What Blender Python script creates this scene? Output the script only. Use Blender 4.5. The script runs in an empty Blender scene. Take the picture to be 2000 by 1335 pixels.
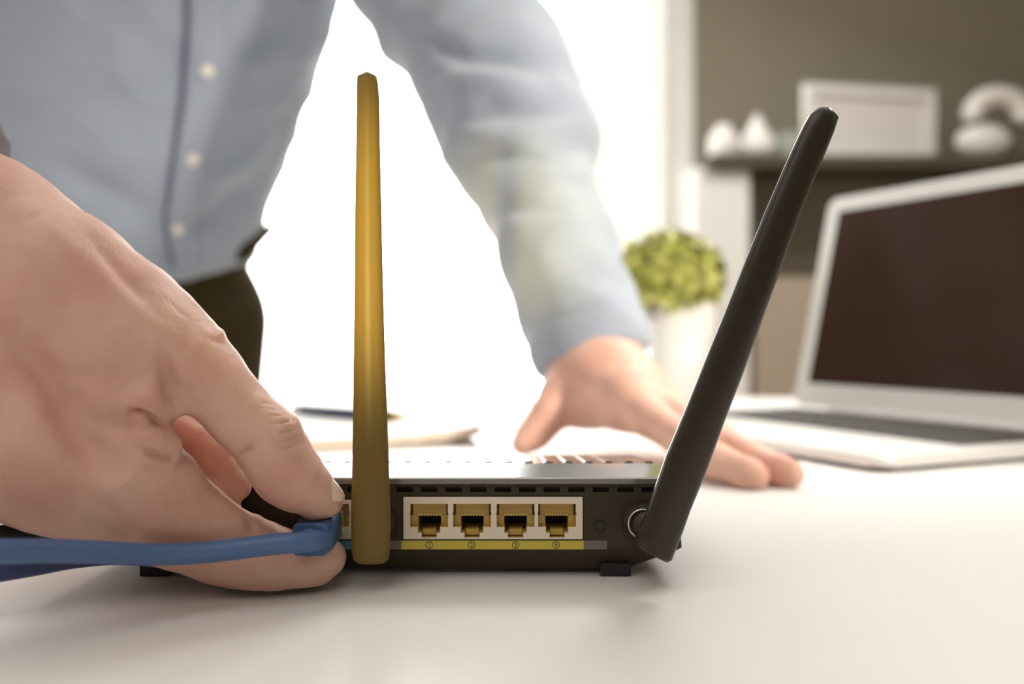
import bpy, bmesh, math, random
import numpy as np
from mathutils import Vector, Matrix, noise
from mathutils.bvhtree import BVHTree
random.seed(7)
PI = math.pi
S = bpy.context.scene
COL = S.collection

# ------------------------------------------------------------------ camera, world, lights, exposure
F = 1850.0                      # focal length in pixels of the 2000 px wide frame
TABLE = 0.74                    # table top height
CAMZ = TABLE + 0.0822
PITCH = math.atan((667.5 - 653.0) / F)
cam_d = bpy.data.cameras.new('camera')
cam = bpy.data.objects.new('camera', cam_d); COL.objects.link(cam); S.camera = cam
cam_d.sensor_width = 36.0; cam_d.lens = 36.0 * F / 2000.0
cam.location = (0, 0, CAMZ); cam.rotation_euler = (PI / 2 - PITCH, 0, 0)
cam_d.clip_start = 0.01; cam_d.clip_end = 60
cam_d.dof.use_dof = True; cam_d.dof.focus_distance = 0.306; cam_d.dof.aperture_fstop = 5.8

w = bpy.data.worlds.new('daylight'); S.world = w; w.use_nodes = True
w.node_tree.nodes['Background'].inputs[0].default_value = (1.0, 0.995, 0.98, 1)
w.node_tree.nodes['Background'].inputs[1].default_value = 11.0

def area(name, loc, target, size, power, color=(1, 1, 1), sy=None):
    l = bpy.data.lights.new(name, 'AREA'); l.energy = power; l.color = color
    l.shape = 'RECTANGLE'; l.size = size; l.size_y = sy or size
    o = bpy.data.objects.new(name, l); COL.objects.link(o)
    o.location = loc
    o.rotation_euler = (Vector(target) - Vector(loc)).to_track_quat('-Z', 'Y').to_euler()
    return o
# unseen fill lights added above the photographer and high beyond the desk
area('front_fill_light', (-0.40, -0.45, 1.95), (-0.14, 0.3, 0.85), 1.1, 5.2, (1.0, 0.97, 0.95), 1.1)
area('overhead_fill_light', (1.05, 2.0, 2.62), (0.5, 1.2, 0.74), 0.9, 46, (1.0, 0.98, 0.95), 0.9)
sun = bpy.data.lights.new('low_sun', 'SUN'); sun.energy = 1.6; sun.angle = math.radians(16); sun.color = (1.0, 0.92, 0.80)
suno = bpy.data.objects.new('low_sun', sun); COL.objects.link(suno)
suno.rotation_euler = Vector((0.03, -1.0, -0.50)).to_track_quat('-Z', 'Y').to_euler()
port = area('window_portal', (-0.85, 3.38, 1.5), (-0.85, 0, 1.5), 2.9, 1, (1, 1, 1), 2.3)
port.data.cycles.is_portal = True
dl = bpy.data.lights.new('side_fill_spot', 'SPOT'); dl.energy = 76; dl.color = (1.0, 0.92, 0.80)  # added unseen spot that brightens the sleeve and the leaning hand
dl.spot_size = math.radians(46); dl.spot_blend = 0.8; dl.shadow_soft_size = 0.08
dlo = bpy.data.objects.new('side_fill_spot', dl); COL.objects.link(dlo); dlo.location = (0.85, 0.10, 1.35)
dlo.rotation_euler = (Vector((0.05, 0.80, 0.93)) - dlo.location).to_track_quat('-Z', 'Y').to_euler()
# added warm spot standing in for lens flare on the left antenna and sleeve
sp = bpy.data.lights.new('flare_glow_spot', 'SPOT'); sp.energy = 50; sp.color = (1.0, 0.80, 0.28)
sp.spot_size = math.radians(9.2); sp.spot_blend = 0.9; sp.shadow_soft_size = 0.018
spo = bpy.data.objects.new('flare_glow_spot', sp); COL.objects.link(spo)
spo.location = (-0.107, -0.40, CAMZ - 0.060)

S.view_settings.view_transform = 'Standard'; S.view_settings.look = 'None'
S.view_settings.gamma = 1.0; S.view_settings.exposure = 0.0
S.view_settings.use_curve_mapping = False
S.cycles.max_bounces = 7; S.cycles.transparent_max_bounces = 8
S.cycles.sample_clamp_indirect = 6.0
S.cycles.use_denoising = True
S.cycles.caustics_reflective = False; S.cycles.caustics_refractive = False

_R = Matrix.Rotation(-PITCH, 3, 'X')
def P(px, py, d):
    """point seen at pixel (px,py), d metres in front of the camera"""
    v = Vector(((px - 1000) / F, 1.0, (667.5 - py) / F)); v = _R @ v
    return Vector((v.x * d, v.y * d, v.z * d + CAMZ))
def proj(co):
    """numpy Nx3 world -> pixel x, pixel y"""
    c, s = math.cos(PITCH), math.sin(PITCH)
    z = co[:, 2] - CAMZ
    y2 = co[:, 1] * c - z * s
    z2 = co[:, 1] * s + z * c
    return 1000 + co[:, 0] / y2 * F, 667.5 - z2 / y2 * F
spo.rotation_euler = (P(765, 465, 0.30) - spo.location).to_track_quat('-Z', 'Y').to_euler()

# ------------------------------------------------------------------ materials
def mat(name, col, rough=0.5, metal=0.0, spec=0.5, noise_amt=0.0, noise_scale=20, bump=0.0, bump_scale=200,
        sss=0.0, sheen=0.0, coat=0.0, bump_dist=0.001, emit=None, col2=None):
    m = bpy.data.materials.new(name); m.use_nodes = True
    nt = m.node_tree; b = nt.nodes['Principled BSDF']
    b.inputs['Base Color'].default_value = (*col, 1); b.inputs['Roughness'].default_value = rough
    b.inputs['Metallic'].default_value = metal; b.inputs['Specular IOR Level'].default_value = spec
    b.inputs['Coat Weight'].default_value = coat
    b.inputs['Sheen Weight'].default_value = sheen
    if sss:
        b.inputs['Subsurface Weight'].default_value = sss
        b.inputs['Subsurface Radius'].default_value = (1.0, 0.35, 0.2)
        b.inputs['Subsurface Scale'].default_value = 0.006
    tc = nt.nodes.new('ShaderNodeTexCoord')
    if noise_amt or col2:
        n = nt.nodes.new('ShaderNodeTexNoise'); n.inputs['Scale'].default_value = noise_scale
        n.inputs['Detail'].default_value = 5
        nt.links.new(tc.outputs['Object'], n.inputs['Vector'])
        r = nt.nodes.new('ShaderNodeValToRGB')
        c2 = col2 or tuple(max(0, c * (1 - noise_amt)) for c in col)
        r.color_ramp.elements[0].position = 0.35; r.color_ramp.elements[1].position = 0.65
        r.color_ramp.elements[0].color = (*c2, 1); r.color_ramp.elements[1].color = (*col, 1)
        nt.links.new(n.outputs['Fac'], r.inputs['Fac']); nt.links.new(r.outputs['Color'], b.inputs['Base Color'])
    if bump:
        n2 = nt.nodes.new('ShaderNodeTexNoise'); n2.inputs['Scale'].default_value = bump_scale
        n2.inputs['Detail'].default_value = 3
        nt.links.new(tc.outputs['Object'], n2.inputs['Vector'])
        bp = nt.nodes.new('ShaderNodeBump'); bp.inputs['Strength'].default_value = bump
        bp.inputs['Distance'].default_value = bump_dist
        nt.links.new(n2.outputs['Fac'], bp.inputs['Height']); nt.links.new(bp.outputs['Normal'], b.inputs['Normal'])
    if emit:
        b.inputs['Emission Color'].default_value = (*emit[0], 1); b.inputs['Emission Strength'].default_value = emit[1]
    return m

M = {}
M['skin'] = mat('skin', (0.74, 0.465, 0.365), 0.5, spec=0.4, col2=(0.63, 0.345, 0.265), noise_scale=38, bump=0.35, bump_scale=900, bump_dist=0.0006, sss=0.12)
M['nail'] = mat('nail', (0.80, 0.58, 0.47), 0.3, spec=0.6)
_b = M['skin'].node_tree.nodes['Principled BSDF']
M['hair'] = mat('hair', (0.06, 0.035, 0.02), 0.5, bump=0.5, bump_scale=300)
M['shirt'] = mat('pale_blue_cotton', (0.31, 0.35, 0.415), 0.85, sss=0.45, spec=0.2, sheen=0.3, bump=0.15, bump_scale=1500, bump_dist=0.0004)
M['shirt'].node_tree.nodes['Principled BSDF'].inputs['Subsurface Scale'].default_value = 0.018
M['shirt'].node_tree.nodes['Principled BSDF'].inputs['Subsurface Radius'].default_value = (1, .95, .85)
M['placket_shade'] = mat('placket_shade_tone', (0.11, 0.12, 0.19), 0.9)  # dark tone that paints the shadow along the placket edge
M['button'] = mat('cream_button', (0.80, 0.76, 0.64), 0.3)
M['trouser'] = mat('dark_olive_trousers', (0.040, 0.027, 0.007), 0.9, spec=0.2, noise_amt=0.3, noise_scale=60, bump=0.2, bump_scale=800)
M['shoe'] = mat('brown_leather', (0.06, 0.03, 0.015), 0.4)
M['black'] = mat('black_router_plastic', (0.044, 0.033, 0.017), 0.6, spec=0.35, bump=0.12, bump_scale=2500, bump_dist=0.0002)
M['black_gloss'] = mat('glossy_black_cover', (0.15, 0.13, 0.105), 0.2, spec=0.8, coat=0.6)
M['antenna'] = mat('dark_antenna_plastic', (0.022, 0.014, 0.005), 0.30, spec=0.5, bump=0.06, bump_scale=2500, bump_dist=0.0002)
M['antenna_flare'] = mat('flare_tinted_antenna_plastic', (0.165, 0.105, 0.018), 0.5, spec=0.4, bump=0.06, bump_scale=2500, bump_dist=0.0002)  # black plastic with the warm flare glow put into its base colour
M['cream'] = mat('cream_port_frame', (0.80, 0.70, 0.55), 0.4)
M['gold'] = mat('yellow_port_plastic', (0.52, 0.33, 0.06), 0.35)
M['gold_metal'] = mat('gold_contacts', (0.70, 0.50, 0.18), 0.3, metal=0.6)
M['yellow'] = mat('yellow_label_print', (0.62, 0.50, 0.07), 0.5)
M['grey_print'] = mat('grey_label_print', (0.16, 0.14, 0.115), 0.5)
M['teal'] = mat('teal_label_print', (0.10, 0.28, 0.36), 0.5)
M['ink'] = mat('black_ink', (0.03, 0.022, 0.01), 0.6)
M['silver'] = mat('silver_ring', (0.75, 0.73, 0.70), 0.25, metal=0.7)
M['rubber'] = mat('black_rubber', (0.012, 0.011, 0.010), 0.7)
M['blue_cable'] = mat('blue_cable_jacket', (0.080, 0.155, 0.335), 0.42, spec=0.5, bump=0.05, bump_scale=500)
M['navy_cable'] = mat('dark_blue_cable_jacket', (0.035, 0.06, 0.16), 0.45)
M['plug'] = mat('blue_plug_boot', (0.06, 0.13, 0.28), 0.35, bump=0.08, bump_scale=900)
M['clear'] = mat('pale_plug_tip', (0.62, 0.60, 0.55), 0.2)
M['table'] = mat('white_desk_laminate', (0.82, 0.79, 0.77), 0.5, spec=0.35)
M['table_leg'] = mat('white_metal', (0.75, 0.74, 0.72), 0.4)
M['paper'] = mat('white_paper', (0.86, 0.85, 0.83), 0.8)
M['paper2'] = mat('beige_magazine_pages', (0.62, 0.48, 0.37), 0.7, col2=(0.70, 0.60, 0.5), noise_scale=30)
M['pink'] = mat('pink_printed_cover', (0.70, 0.45, 0.42), 0.6)
M['pen'] = mat('dark_navy_pen', (0.03, 0.035, 0.09), 0.3)
M['alu'] = mat('silver_aluminium', (0.78, 0.76, 0.74), 0.38, metal=0.35)
M['bezel'] = mat('silver_bezel', (0.76, 0.74, 0.71), 0.4, metal=0.1)
M['screen'] = mat('dark_display', (0.042, 0.019, 0.009), 0.16, spec=0.2)
M['key'] = mat('dark_keys', (0.045, 0.04, 0.036), 0.45)
M['keyb'] = mat('keyboard_well', (0.16, 0.15, 0.14), 0.5)
M['leaf'] = mat('leaf_green', (0.66, 0.64, 0.20), 0.45, col2=(0.33, 0.35, 0.04), noise_scale=45)
M['pot'] = mat('white_ceramic', (0.86, 0.83, 0.79), 0.3)
M['soil'] = mat('dark_soil', (0.05, 0.035, 0.02), 0.9, bump=0.5, bump_scale=200)
M['white'] = mat('white_paint', (0.82, 0.80, 0.77), 0.5)
M['bright_white'] = mat('bright_white_lacquer', (0.93, 0.92, 0.90), 0.4)
M['wall'] = mat('white_plaster', (0.78, 0.76, 0.73), 0.8, bump=0.1, bump_scale=80)
M['greywall'] = mat('taupe_wall_paint', (0.27, 0.235, 0.18), 0.8, noise_amt=0.06, noise_scale=3)
M['floor'] = mat('light_wood_floor', (0.42, 0.33, 0.25), 0.5, noise_amt=0.3, noise_scale=8)
M['ceiling'] = mat('white_ceiling', (0.8, 0.79, 0.77), 0.9)
M['shelf'] = mat('dark_brown_shelf', (0.085, 0.065, 0.045), 0.5)
M['beige'] = mat('beige_cabinet_lacquer', (0.44, 0.37, 0.29), 0.5)
M['sage'] = mat('pale_sage_card', (0.42, 0.45, 0.40), 0.6)
M['card'] = mat('white_board_face', (0.80, 0.76, 0.74), 0.5)

def add_curtain_mat():
    m = bpy.data.materials.new('sheer_curtain'); m.use_nodes = True; nt = m.node_tree
    for n in list(nt.nodes): nt.nodes.remove(n)
    o = nt.nodes.new('ShaderNodeOutputMaterial')
    d = nt.nodes.new('ShaderNodeBsdfDiffuse'); d.inputs[0].default_value = (0.85, 0.83, 0.80, 1)
    t = nt.nodes.new('ShaderNodeBsdfTranslucent'); t.inputs[0].default_value = (0.26, 0.245, 0.22, 1)
    tr = nt.nodes.new('ShaderNodeBsdfTransparent')
    m1 = nt.nodes.new('ShaderNodeMixShader'); m1.inputs[0].default_value = 0.5
    m2 = nt.nodes.new('ShaderNodeMixShader'); m2.inputs[0].default_value = 0.015
    nt.links.new(d.outputs[0], m1.inputs[1]); nt.links.new(t.outputs[0], m1.inputs[2])
    nt.links.new(m1.outputs[0], m2.inputs[1]); nt.links.new(tr.outputs[0], m2.inputs[2])
    nt.links.new(m2.outputs[0], o.inputs[0]); return m
M['curtain'] = add_curtain_mat()
def add_glass():
    m = bpy.data.materials.new('window_glass'); m.use_nodes = True; nt = m.node_tree
    for n in list(nt.nodes): nt.nodes.remove(n)
    o = nt.nodes.new('ShaderNodeOutputMaterial')
    g = nt.nodes.new('ShaderNodeBsdfGlossy'); g.inputs['Roughness'].default_value = 0.02
    tr = nt.nodes.new('ShaderNodeBsdfTransparent'); tr.inputs[0].default_value = (0.97, 0.98, 0.97, 1)
    m2 = nt.nodes.new('ShaderNodeMixShader'); m2.inputs[0].default_value = 0.06
    nt.links.new(tr.outputs[0], m2.inputs[1]); nt.links.new(g.outputs[0], m2.inputs[2])
    nt.links.new(m2.outputs[0], o.inputs[0]); return m
M['glass'] = add_glass()

# ------------------------------------------------------------------ object helpers
def link(name, me, m=None, parent=None, smooth=False):
    o = bpy.data.objects.new(name, me); COL.objects.link(o)
    if m: me.materials.append(M[m] if isinstance(m, str) else m)
    if parent: o.parent = parent
    if smooth: me.polygons.foreach_set('use_smooth', [True] * len(me.polygons))
    return o
def from_bm(name, bm, m=None, parent=None, smooth=False):
    bmesh.ops.recalc_face_normals(bm, faces=bm.faces)
    me = bpy.data.meshes.new(name); bm.to_mesh(me); bm.free()
    return link(name, me, m, parent, smooth)
def empty(name, loc=(0, 0, 0), rz=0):
    o = bpy.data.objects.new(name, None); COL.objects.link(o); o.location = loc; o.rotation_euler.z = rz
    o.empty_display_size = 0.05; return o
def tag(o, label, cat, group=None):
    o['label'] = label; o['category'] = cat
    if group: o['group'] = group
    return o
def struct(o): o['kind'] = 'structure'; return o
def inv_parent(o, p):
    """parent o (built in world space) under an Empty placed at its own base"""
    o.parent = p; o.matrix_parent_inverse = Matrix.LocRotScale(p.location, p.rotation_euler, None).inverted()
def box(bm, c, s, rz=0, bev=0):
    r = bmesh.ops.create_cube(bm, size=1); vs = r['verts']
    for v in vs: v.co = Vector((v.co.x * s[0], v.co.y * s[1], v.co.z * s[2]))
    if bev:
        es = list({e for v in vs for e in v.link_edges})
        rr = bmesh.ops.bevel(bm, geom=es, offset=bev, segments=2, affect='EDGES', profile=0.5)
        vs = list({v for f in rr['faces'] for v in f.verts} | {v for v in vs if v.is_valid})
    R_ = Matrix.Rotation(rz, 3, 'Z')
    for v in vs: v.co = R_ @ v.co + Vector(c)
    return vs
def mkbox(name, c, s, m, parent=None, rz=0, bev=0.0):
    bm = bmesh.new(); box(bm, (0, 0, 0), s, 0, bev); o = from_bm(name, bm, m, parent)
    o.location = c; o.rotation_euler.z = rz; return o
def tube_mesh(pts, rads, seg=16, squash=None):
    """smooth tube through points (Catmull-Rom resampled)"""
    bm = bmesh.new(); rings = []
    n = len(pts)
    up0 = None
    for i in range(n):
        t = (pts[min(i + 1, n - 1)] - pts[max(i - 1, 0)]).normalized()
        if up0 is None: up0 = t.orthogonal().normalized()
        s_ = (up0 - t * up0.dot(t)).normalized(); up0 = s_; b_ = t.cross(s_)
        rings.append([bm.verts.new(pts[i] + (s_ * math.cos(2 * PI * k / seg) + b_ * math.sin(2 * PI * k / seg)) * rads[i]) for k in range(seg)])
    for a, b in zip(rings, rings[1:]):
        for k in range(seg): bm.faces.new((a[k], a[(k + 1) % seg], b[(k + 1) % seg], b[k]))
    bm.faces.new(rings[0][::-1]); bm.faces.new(rings[-1])
    return bm
def catmull(pts, rads, sub=10):
    out, ro = [], []
    n = len(pts)
    for i in range(n - 1):
        p0, p1, p2, p3 = pts[max(i - 1, 0)], pts[i], pts[i + 1], pts[min(i + 2, n - 1)]
        for k in range(sub):
            t = k / sub
            out.append(0.5 * ((2 * p1) + (p2 - p0) * t + (2 * p0 - 5 * p1 + 4 * p2 - p3) * t * t + (3 * p1 - p0 - 3 * p2 + p3) * t ** 3))
            ro.append(rads[i] * (1 - t) + rads[i + 1] * t)
    out.append(pts[-1]); ro.append(rads[-1]); return out, ro
def lathe(prof, seg=40):
    bm = bmesh.new(); rings = []
    for r, z in prof:
        rings.append([bm.verts.new((max(r, 1e-5) * math.cos(2 * PI * k / seg), max(r, 1e-5) * math.sin(2 * PI * k / seg), z)) for k in range(seg)])
    for a, b in zip(rings, rings[1:]):
        for k in range(seg): bm.faces.new((a[k], a[(k + 1) % seg], b[(k + 1) % seg], b[k]))
    return bm
def hull(pts):
    bm = bmesh.new()
    for p in pts: bm.verts.new(p)
    r = bmesh.ops.convex_hull(bm, input=bm.verts)
    bmesh.ops.delete(bm, geom=[g for g in r['geom_interior'] if isinstance(g, bmesh.types.BMVert)], context='VERTS')
    return bm
def prism(poly, y0, y1):
    """polygon of (x,z) extruded from y0 to y1"""
    bm = bmesh.new()
    a = [bm.verts.new((x, y0, z)) for x, z in poly]; b = [bm.verts.new((x, y1, z)) for x, z in poly]
    bm.faces.new(a); bm.faces.new(b[::-1])
    for k in range(len(poly)): bm.faces.new((a[k], b[k], b[(k + 1) % len(poly)], a[(k + 1) % len(poly)]))
    bmesh.ops.recalc_face_normals(bm, faces=bm.faces)
    return bm
def boolean(o, cutters, bev=0):
    """subtract cutter bmeshes, bake the result"""
    tmp = []
    for c in cutters:
        bmesh.ops.recalc_face_normals(c, faces=c.faces)
        me = bpy.data.meshes.new('cut'); c.to_mesh(me); c.free()
        co = bpy.data.objects.new('cut', me); COL.objects.link(co); tmp.append(co)
        co.matrix_world = o.matrix_world.copy()
        md = o.modifiers.new('b', 'BOOLEAN'); md.operation = 'DIFFERENCE'; md.solver = 'EXACT'; md.object = co
    if bev:
        md = o.modifiers.new('v', 'BEVEL'); md.width = bev; md.segments = 2; md.limit_method = 'ANGLE'; md.angle_limit = math.radians(40)
    dg = bpy.context.evaluated_depsgraph_get(); dg.update()
    me = bpy.data.meshes.new_from_object(o.evaluated_get(dg), depsgraph=dg)
    o.modifiers.clear(); old = o.data; o.data = me; me.name = o.name
    for c in tmp:
        m_ = c.data; bpy.data.objects.remove(c); bpy.data.meshes.remove(m_)
    return o

# ------------------------------------------------------------------ implicit bodies -> surface nets
class Field:
    def __init__(s, lo, hi, h):
        s.lo = np.array(lo, np.float32); s.h = h
        s.n = np.ceil((np.array(hi) - np.array(lo)) / h).astype(int) + 1
        s.v = np.full(tuple(s.n), 0.2, np.float32)
        s.ax = [s.lo[i] + h * np.arange(s.n[i], dtype=np.float32) for i in range(3)]
    def _sub(s, a, b, mg):
        i0 = np.clip(np.floor((np.minimum(a, b) - mg - s.lo) / s.h).astype(int), 0, s.n)
        i1 = np.clip(np.ceil((np.maximum(a, b) + mg - s.lo) / s.h).astype(int) + 1, 0, s.n)
        return tuple(slice(int(i0[k]), int(i1[k])) for k in range(3))
    def grid(s, sl):
        return s.ax[0][sl[0]][:, None, None], s.ax[1][sl[1]][None, :, None], s.ax[2][sl[2]][None, None, :]
    def cone(s, a, b, ra, rb, k=0.004, sub=False, sc=None):
        """tapered capsule; sc = (axis vector, factor) squashes along an axis"""
        a = np.array(a, np.float32); b = np.array(b, np.float32)
        mg = max(ra, rb) * 1.2 + 2.5 * k + 3 * s.h
        sl = s._sub(a, b, mg)
        X, Y, Z = s.grid(sl)
        if X.size == 0 or Y.size == 0 or Z.size == 0: return
        ba = b - a; L = float(ba @ ba) + 1e-12
        px, py, pz = X - a[0], Y - a[1], Z - a[2]
        t = np.clip((px * ba[0] + py * ba[1] + pz * ba[2]) / L, 0, 1)
        dx, dy, dz = px - t * ba[0], py - t * ba[1], pz - t * ba[2]
        q = dx * dx + dy * dy + dz * dz
        if sc is not None:
            n_ = np.array(sc[0], np.float32); n_ = n_ / np.linalg.norm(n_)
            dn = dx * n_[0] + dy * n_[1] + dz * n_[2]
            q = q + dn * dn * (1.0 / sc[1] ** 2 - 1.0)
        d = np.sqrt(q) - (ra + (rb - ra) * t)
        s.merge(sl, d, k, sub)
    def merge(s, sl, d, k, sub=False):
        v = s.v[sl]
        if sub:
            d = -d; h = np.clip(0.5 - 0.5 * (v - d) / k, 0, 1)
            s.v[sl] = v * (1 - h) + d * h + k * h * (1 - h)
        else:
            h = np.clip(0.5 + 0.5 * (v - d) / k, 0, 1)
            s.v[sl] = v * (1 - h) + d * h - k * h * (1 - h)
    def stack(s, secs, k=0.01):
        """body of elliptical sections along z: (z, cx, cy, a, b, yaw) sorted by z"""
        secs = sorted(secs); zz = np.array([q[0] for q in secs]); A = np.array(secs)
        a_ = A.min(0); b_ = A.max(0); rm = max(b_[3], b_[4]) + 0.03
        sl = s._sub(np.array([a_[1], a_[2], a_[0]]) - [rm, rm, 0], np.array([b_[1], b_[2], b_[0]]) + [rm, rm, 0], 0.02)
        X, Y, Z = s.grid(sl)
        zc = Z.ravel(); zq = np.clip(zc, zz[0], zz[-1])
        # smooth interpolation
        zf = np.linspace(zz[0], zz[-1], 200)
        def it(col):
            y = np.interp(zf, zz, A[:, col]); ker = np.ones(25) / 25
            y2 = np.convolve(np.pad(y, 12, 'edge'), ker, 'valid'); return np.interp(zq, zf, y2).astype(np.float32)[None, None, :]
        cx, cy, ea, eb, yw = (it(c) for c in range(1, 6))
        c_, s_ = np.cos(yw), np.sin(yw)
        dx, dy = X - cx, Y - cy
        u = (dx * c_ + dy * s_) / ea; v_ = (-dx * s_ + dy * c_) / eb
        q = (np.abs(u) ** 2.4 + np.abs(v_) ** 2.4) ** (1 / 2.4)
        d = (q - 1) * np.minimum(ea, eb)
        cap = np.maximum(zc - zz[-1], zz[0] - zc).astype(np.float32)[None, None, :]
        s.merge(sl, np.maximum(d, cap).astype(np.float32), k)
    def mesh(s):
        v = s.v; ins = v < 0
        nx, ny, nz = v.shape
        c = np.zeros((nx - 1, ny - 1, nz - 1), np.int8)
        for i in (0, 1):
            for j in (0, 1):
                for k in (0, 1): c += ins[i:nx - 1 + i, j:ny - 1 + j, k:nz - 1 + k]
        act = np.argwhere((c > 0) & (c < 8))
        idx = -np.ones(c.shape, np.int32); idx[act[:, 0], act[:, 1], act[:, 2]] = np.arange(len(act))
        acc = np.zeros((len(act), 3)); cnt = np.zeros(len(act))
        corners = [(i, j, k) for i in (0, 1) for j in (0, 1) for k in (0, 1)]
        for a in corners:
            for ax in range(3):
                if a[ax]: continue
                b = list(a); b[ax] = 1
                va = v[act[:, 0] + a[0], act[:, 1] + a[1], act[:, 2] + a[2]]
                vb = v[act[:, 0] + b[0], act[:, 1] + b[1], act[:, 2] + b[2]]
                m = (va < 0) != (vb < 0)
                t = np.where(m, va / np.where(m, va - vb, 1), 0)
                p = np.tile(np.array(a, float), (len(act), 1)); p[:, ax] += t
                acc += p * m[:, None]; cnt += m
        co = (act + acc / cnt[:, None]) * s.h + s.lo
        faces = []
        for ax in range(3):
            u, w_ = (ax + 1) % 3, (ax + 2) % 3
            sa = [slice(None)] * 3; sb = [slice(None)] * 3
            sa[ax] = slice(0, -1); sb[ax] = slice(1, None)
            fl = ins[tuple(sa)] != ins[tuple(sb)]
            e = np.argwhere(fl)
            ok = (e[:, u] > 0) & (e[:, w_] > 0) & (e[:, u] < c.shape[u]) & (e[:, w_] < c.shape[w_])
            e = e[ok]
            def cell(du, dw):
                q = e.copy(); q[:, u] -= du; q[:, w_] -= dw; return idx[q[:, 0], q[:, 1], q[:, 2]]
            q = np.stack([cell(1, 1), cell(0, 1), cell(0, 0), cell(1, 0)], 1)
            inside_first = ins[e[:, 0], e[:, 1], e[:, 2]]
            q[~inside_first] = q[~inside_first][:, ::-1]
            faces.append(q)
        f = np.concatenate(faces); f = f[(f >= 0).all(1)]
        return co, f
def laplace(co, f, it=2, lam=0.5):
    for _ in range(it):
        s = np.zeros_like(co); n = np.zeros(len(co))
        for k in range(4):
            a, b = f[:, k], f[:, (k + 1) % 4]
            np.add.at(s, a, co[b]); np.add.at(n, a, 1); np.add.at(s, b, co[a]); np.add.at(n, b, 1)
        co = co + lam * (s / np.maximum(n, 1)[:, None] - co)
    return co
def normals(co, f):
    n = np.cross(co[f[:, 2]] - co[f[:, 0]], co[f[:, 3]] - co[f[:, 1]])
    o = np.zeros_like(co)
    for k in range(4): np.add.at(o, f[:, k], n)
    return o / (np.linalg.norm(o, axis=1)[:, None] + 1e-12)
def ridges(co, f, lines):
    """press folds (amp<0) or raise ridges (amp>0) on the side that faces -Y, along polylines of the surface"""
    nr = normals(co, f); x, y = proj(co)
    for pts, wd, amp in lines:
        best = np.full(len(co), 1e9)
        tot = len(pts) - 1; tt = np.zeros(len(co))
        for i in range(tot):
            (x0, y0), (x1, y1) = pts[i], pts[i + 1]
            L = (x1 - x0) ** 2 + (y1 - y0) ** 2 + 1e-9
            t = np.clip(((x - x0) * (x1 - x0) + (y - y0) * (y1 - y0)) / L, 0, 1)
            d = np.hypot(x - x0 - t * (x1 - x0), y - y0 - t * (y1 - y0))
            m = d < best; best[m] = d[m]; tt[m] = ((i + t) / tot)[m]
        fade = np.sin(np.clip(tt, 0, 1) * PI * 0.9 + 0.15) 
        g = np.exp(-(best / wd) ** 2) * fade * np.clip(-nr[:, 1] * 2.0, 0, 1)
        co = co + nr * (g * amp)[:, None]
    return co
def np_mesh(name, parts, m, parent=None):
    co = []; fs = []; o = 0
    for c, f in parts: co.append(c); fs.append(f + o); o += len(c)
    co = np.concatenate(co); fs = np.concatenate(fs)
    me = bpy.data.meshes.new(name)
    me.from_pydata(co.tolist(), [], fs.tolist()); me.validate()
    return link(name, me, m, parent, True)
def raycaster(o):
    return BVHTree.FromPolygons([tuple(v.co) for v in o.data.vertices], [tuple(p.vertices) for p in o.data.polygons])
def hit(bvh, px, py):
    o_ = Vector((0, 0, CAMZ)); d_ = (P(px, py, 1.0) - o_).normalized()
    r = bvh.ray_cast(o_, d_); return (r[0], r[1]) if r[0] is not None else (None, None)

# ================================================================== ROOM
RX0, RX1, RY0, RY1, RH = -2.6, 2.3, -1.6, 3.45, 2.7
WX0, WX1, WZ0, WZ1 = -2.3, 0.60, 0.35, 2.6
struct(mkbox('floor', ((RX0 + RX1) / 2, (RY0 + RY1) / 2, -0.05), (RX1 - RX0 + .2, RY1 - RY0 + .2, 0.1), 'floor'))
struct(mkbox('ceiling', ((RX0 + RX1) / 2, (RY0 + RY1) / 2, RH + 0.05), (RX1 - RX0 + .2, RY1 - RY0 + .2, 0.1), 'ceiling'))
struct(mkbox('wall_left', (RX0 - 0.05, (RY0 + RY1) / 2, RH / 2), (0.1, RY1 - RY0, RH), 'wall'))
struct(mkbox('wall_right', (RX1 + 0.05, (RY0 + RY1) / 2, RH / 2), (0.1, RY1 - RY0, RH), 'greywall'))
struct(mkbox('wall_front', ((RX0 + RX1) / 2, RY0 - 0.05, RH / 2), (RX1 - RX0 + .2, 0.1, RH), 'greywall'))
bm = bmesh.new()
def wb(x0, x1, z0, z1): box(bm, ((x0 + x1) / 2, RY1 + 0.06, (z0 + z1) / 2), (x1 - x0, 0.12, z1 - z0))
wb(RX0 - .1, WX0, 0, RH); wb(WX0, WX1, 0, WZ0); wb(WX0, WX1, WZ1, RH)
wb(WX1, 0.66, 0, RH)
struct(from_bm('wall_back', bm, 'wall'))
bm = bmesh.new(); wb(0.66, RX1 + .1, 0, RH)
struct(from_bm('wall_back_right', bm, 'greywall'))
bm = bmesh.new()
for (x0, x1, z0, z1) in ((WX0, WX0 + .05, WZ0, WZ1), (WX1 - .05, WX1, WZ0, WZ1), (WX0 + .05, WX1 - .05, WZ0, WZ0 + .05), (WX0 + .05, WX1 - .05, WZ1 - .05, WZ1)):
    box(bm, ((x0 + x1) / 2, RY1 + 0.05, (z0 + z1) / 2), (x1 - x0, 0.06, z1 - z0))
win = struct(from_bm('window_1', bm, 'white'))
mkbox('pane', ((WX0 + WX1) / 2, RY1 + 0.05, (WZ0 + WZ1) / 2), (WX1 - WX0 - .1, 0.006, WZ1 - WZ0 - .1), 'glass', win)
bm = bmesh.new(); N = 90
for i in range(N):
    for z in (0.03, 2.55):
        t = i / (N - 1); bm.verts.new((0.20 + 0.40 * t, 3.38 + 0.018 * math.sin(t * 46) + 0.006 * math.sin(t * 17 + 1), z))
bm.verts.ensure_lookup_table()
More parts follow.
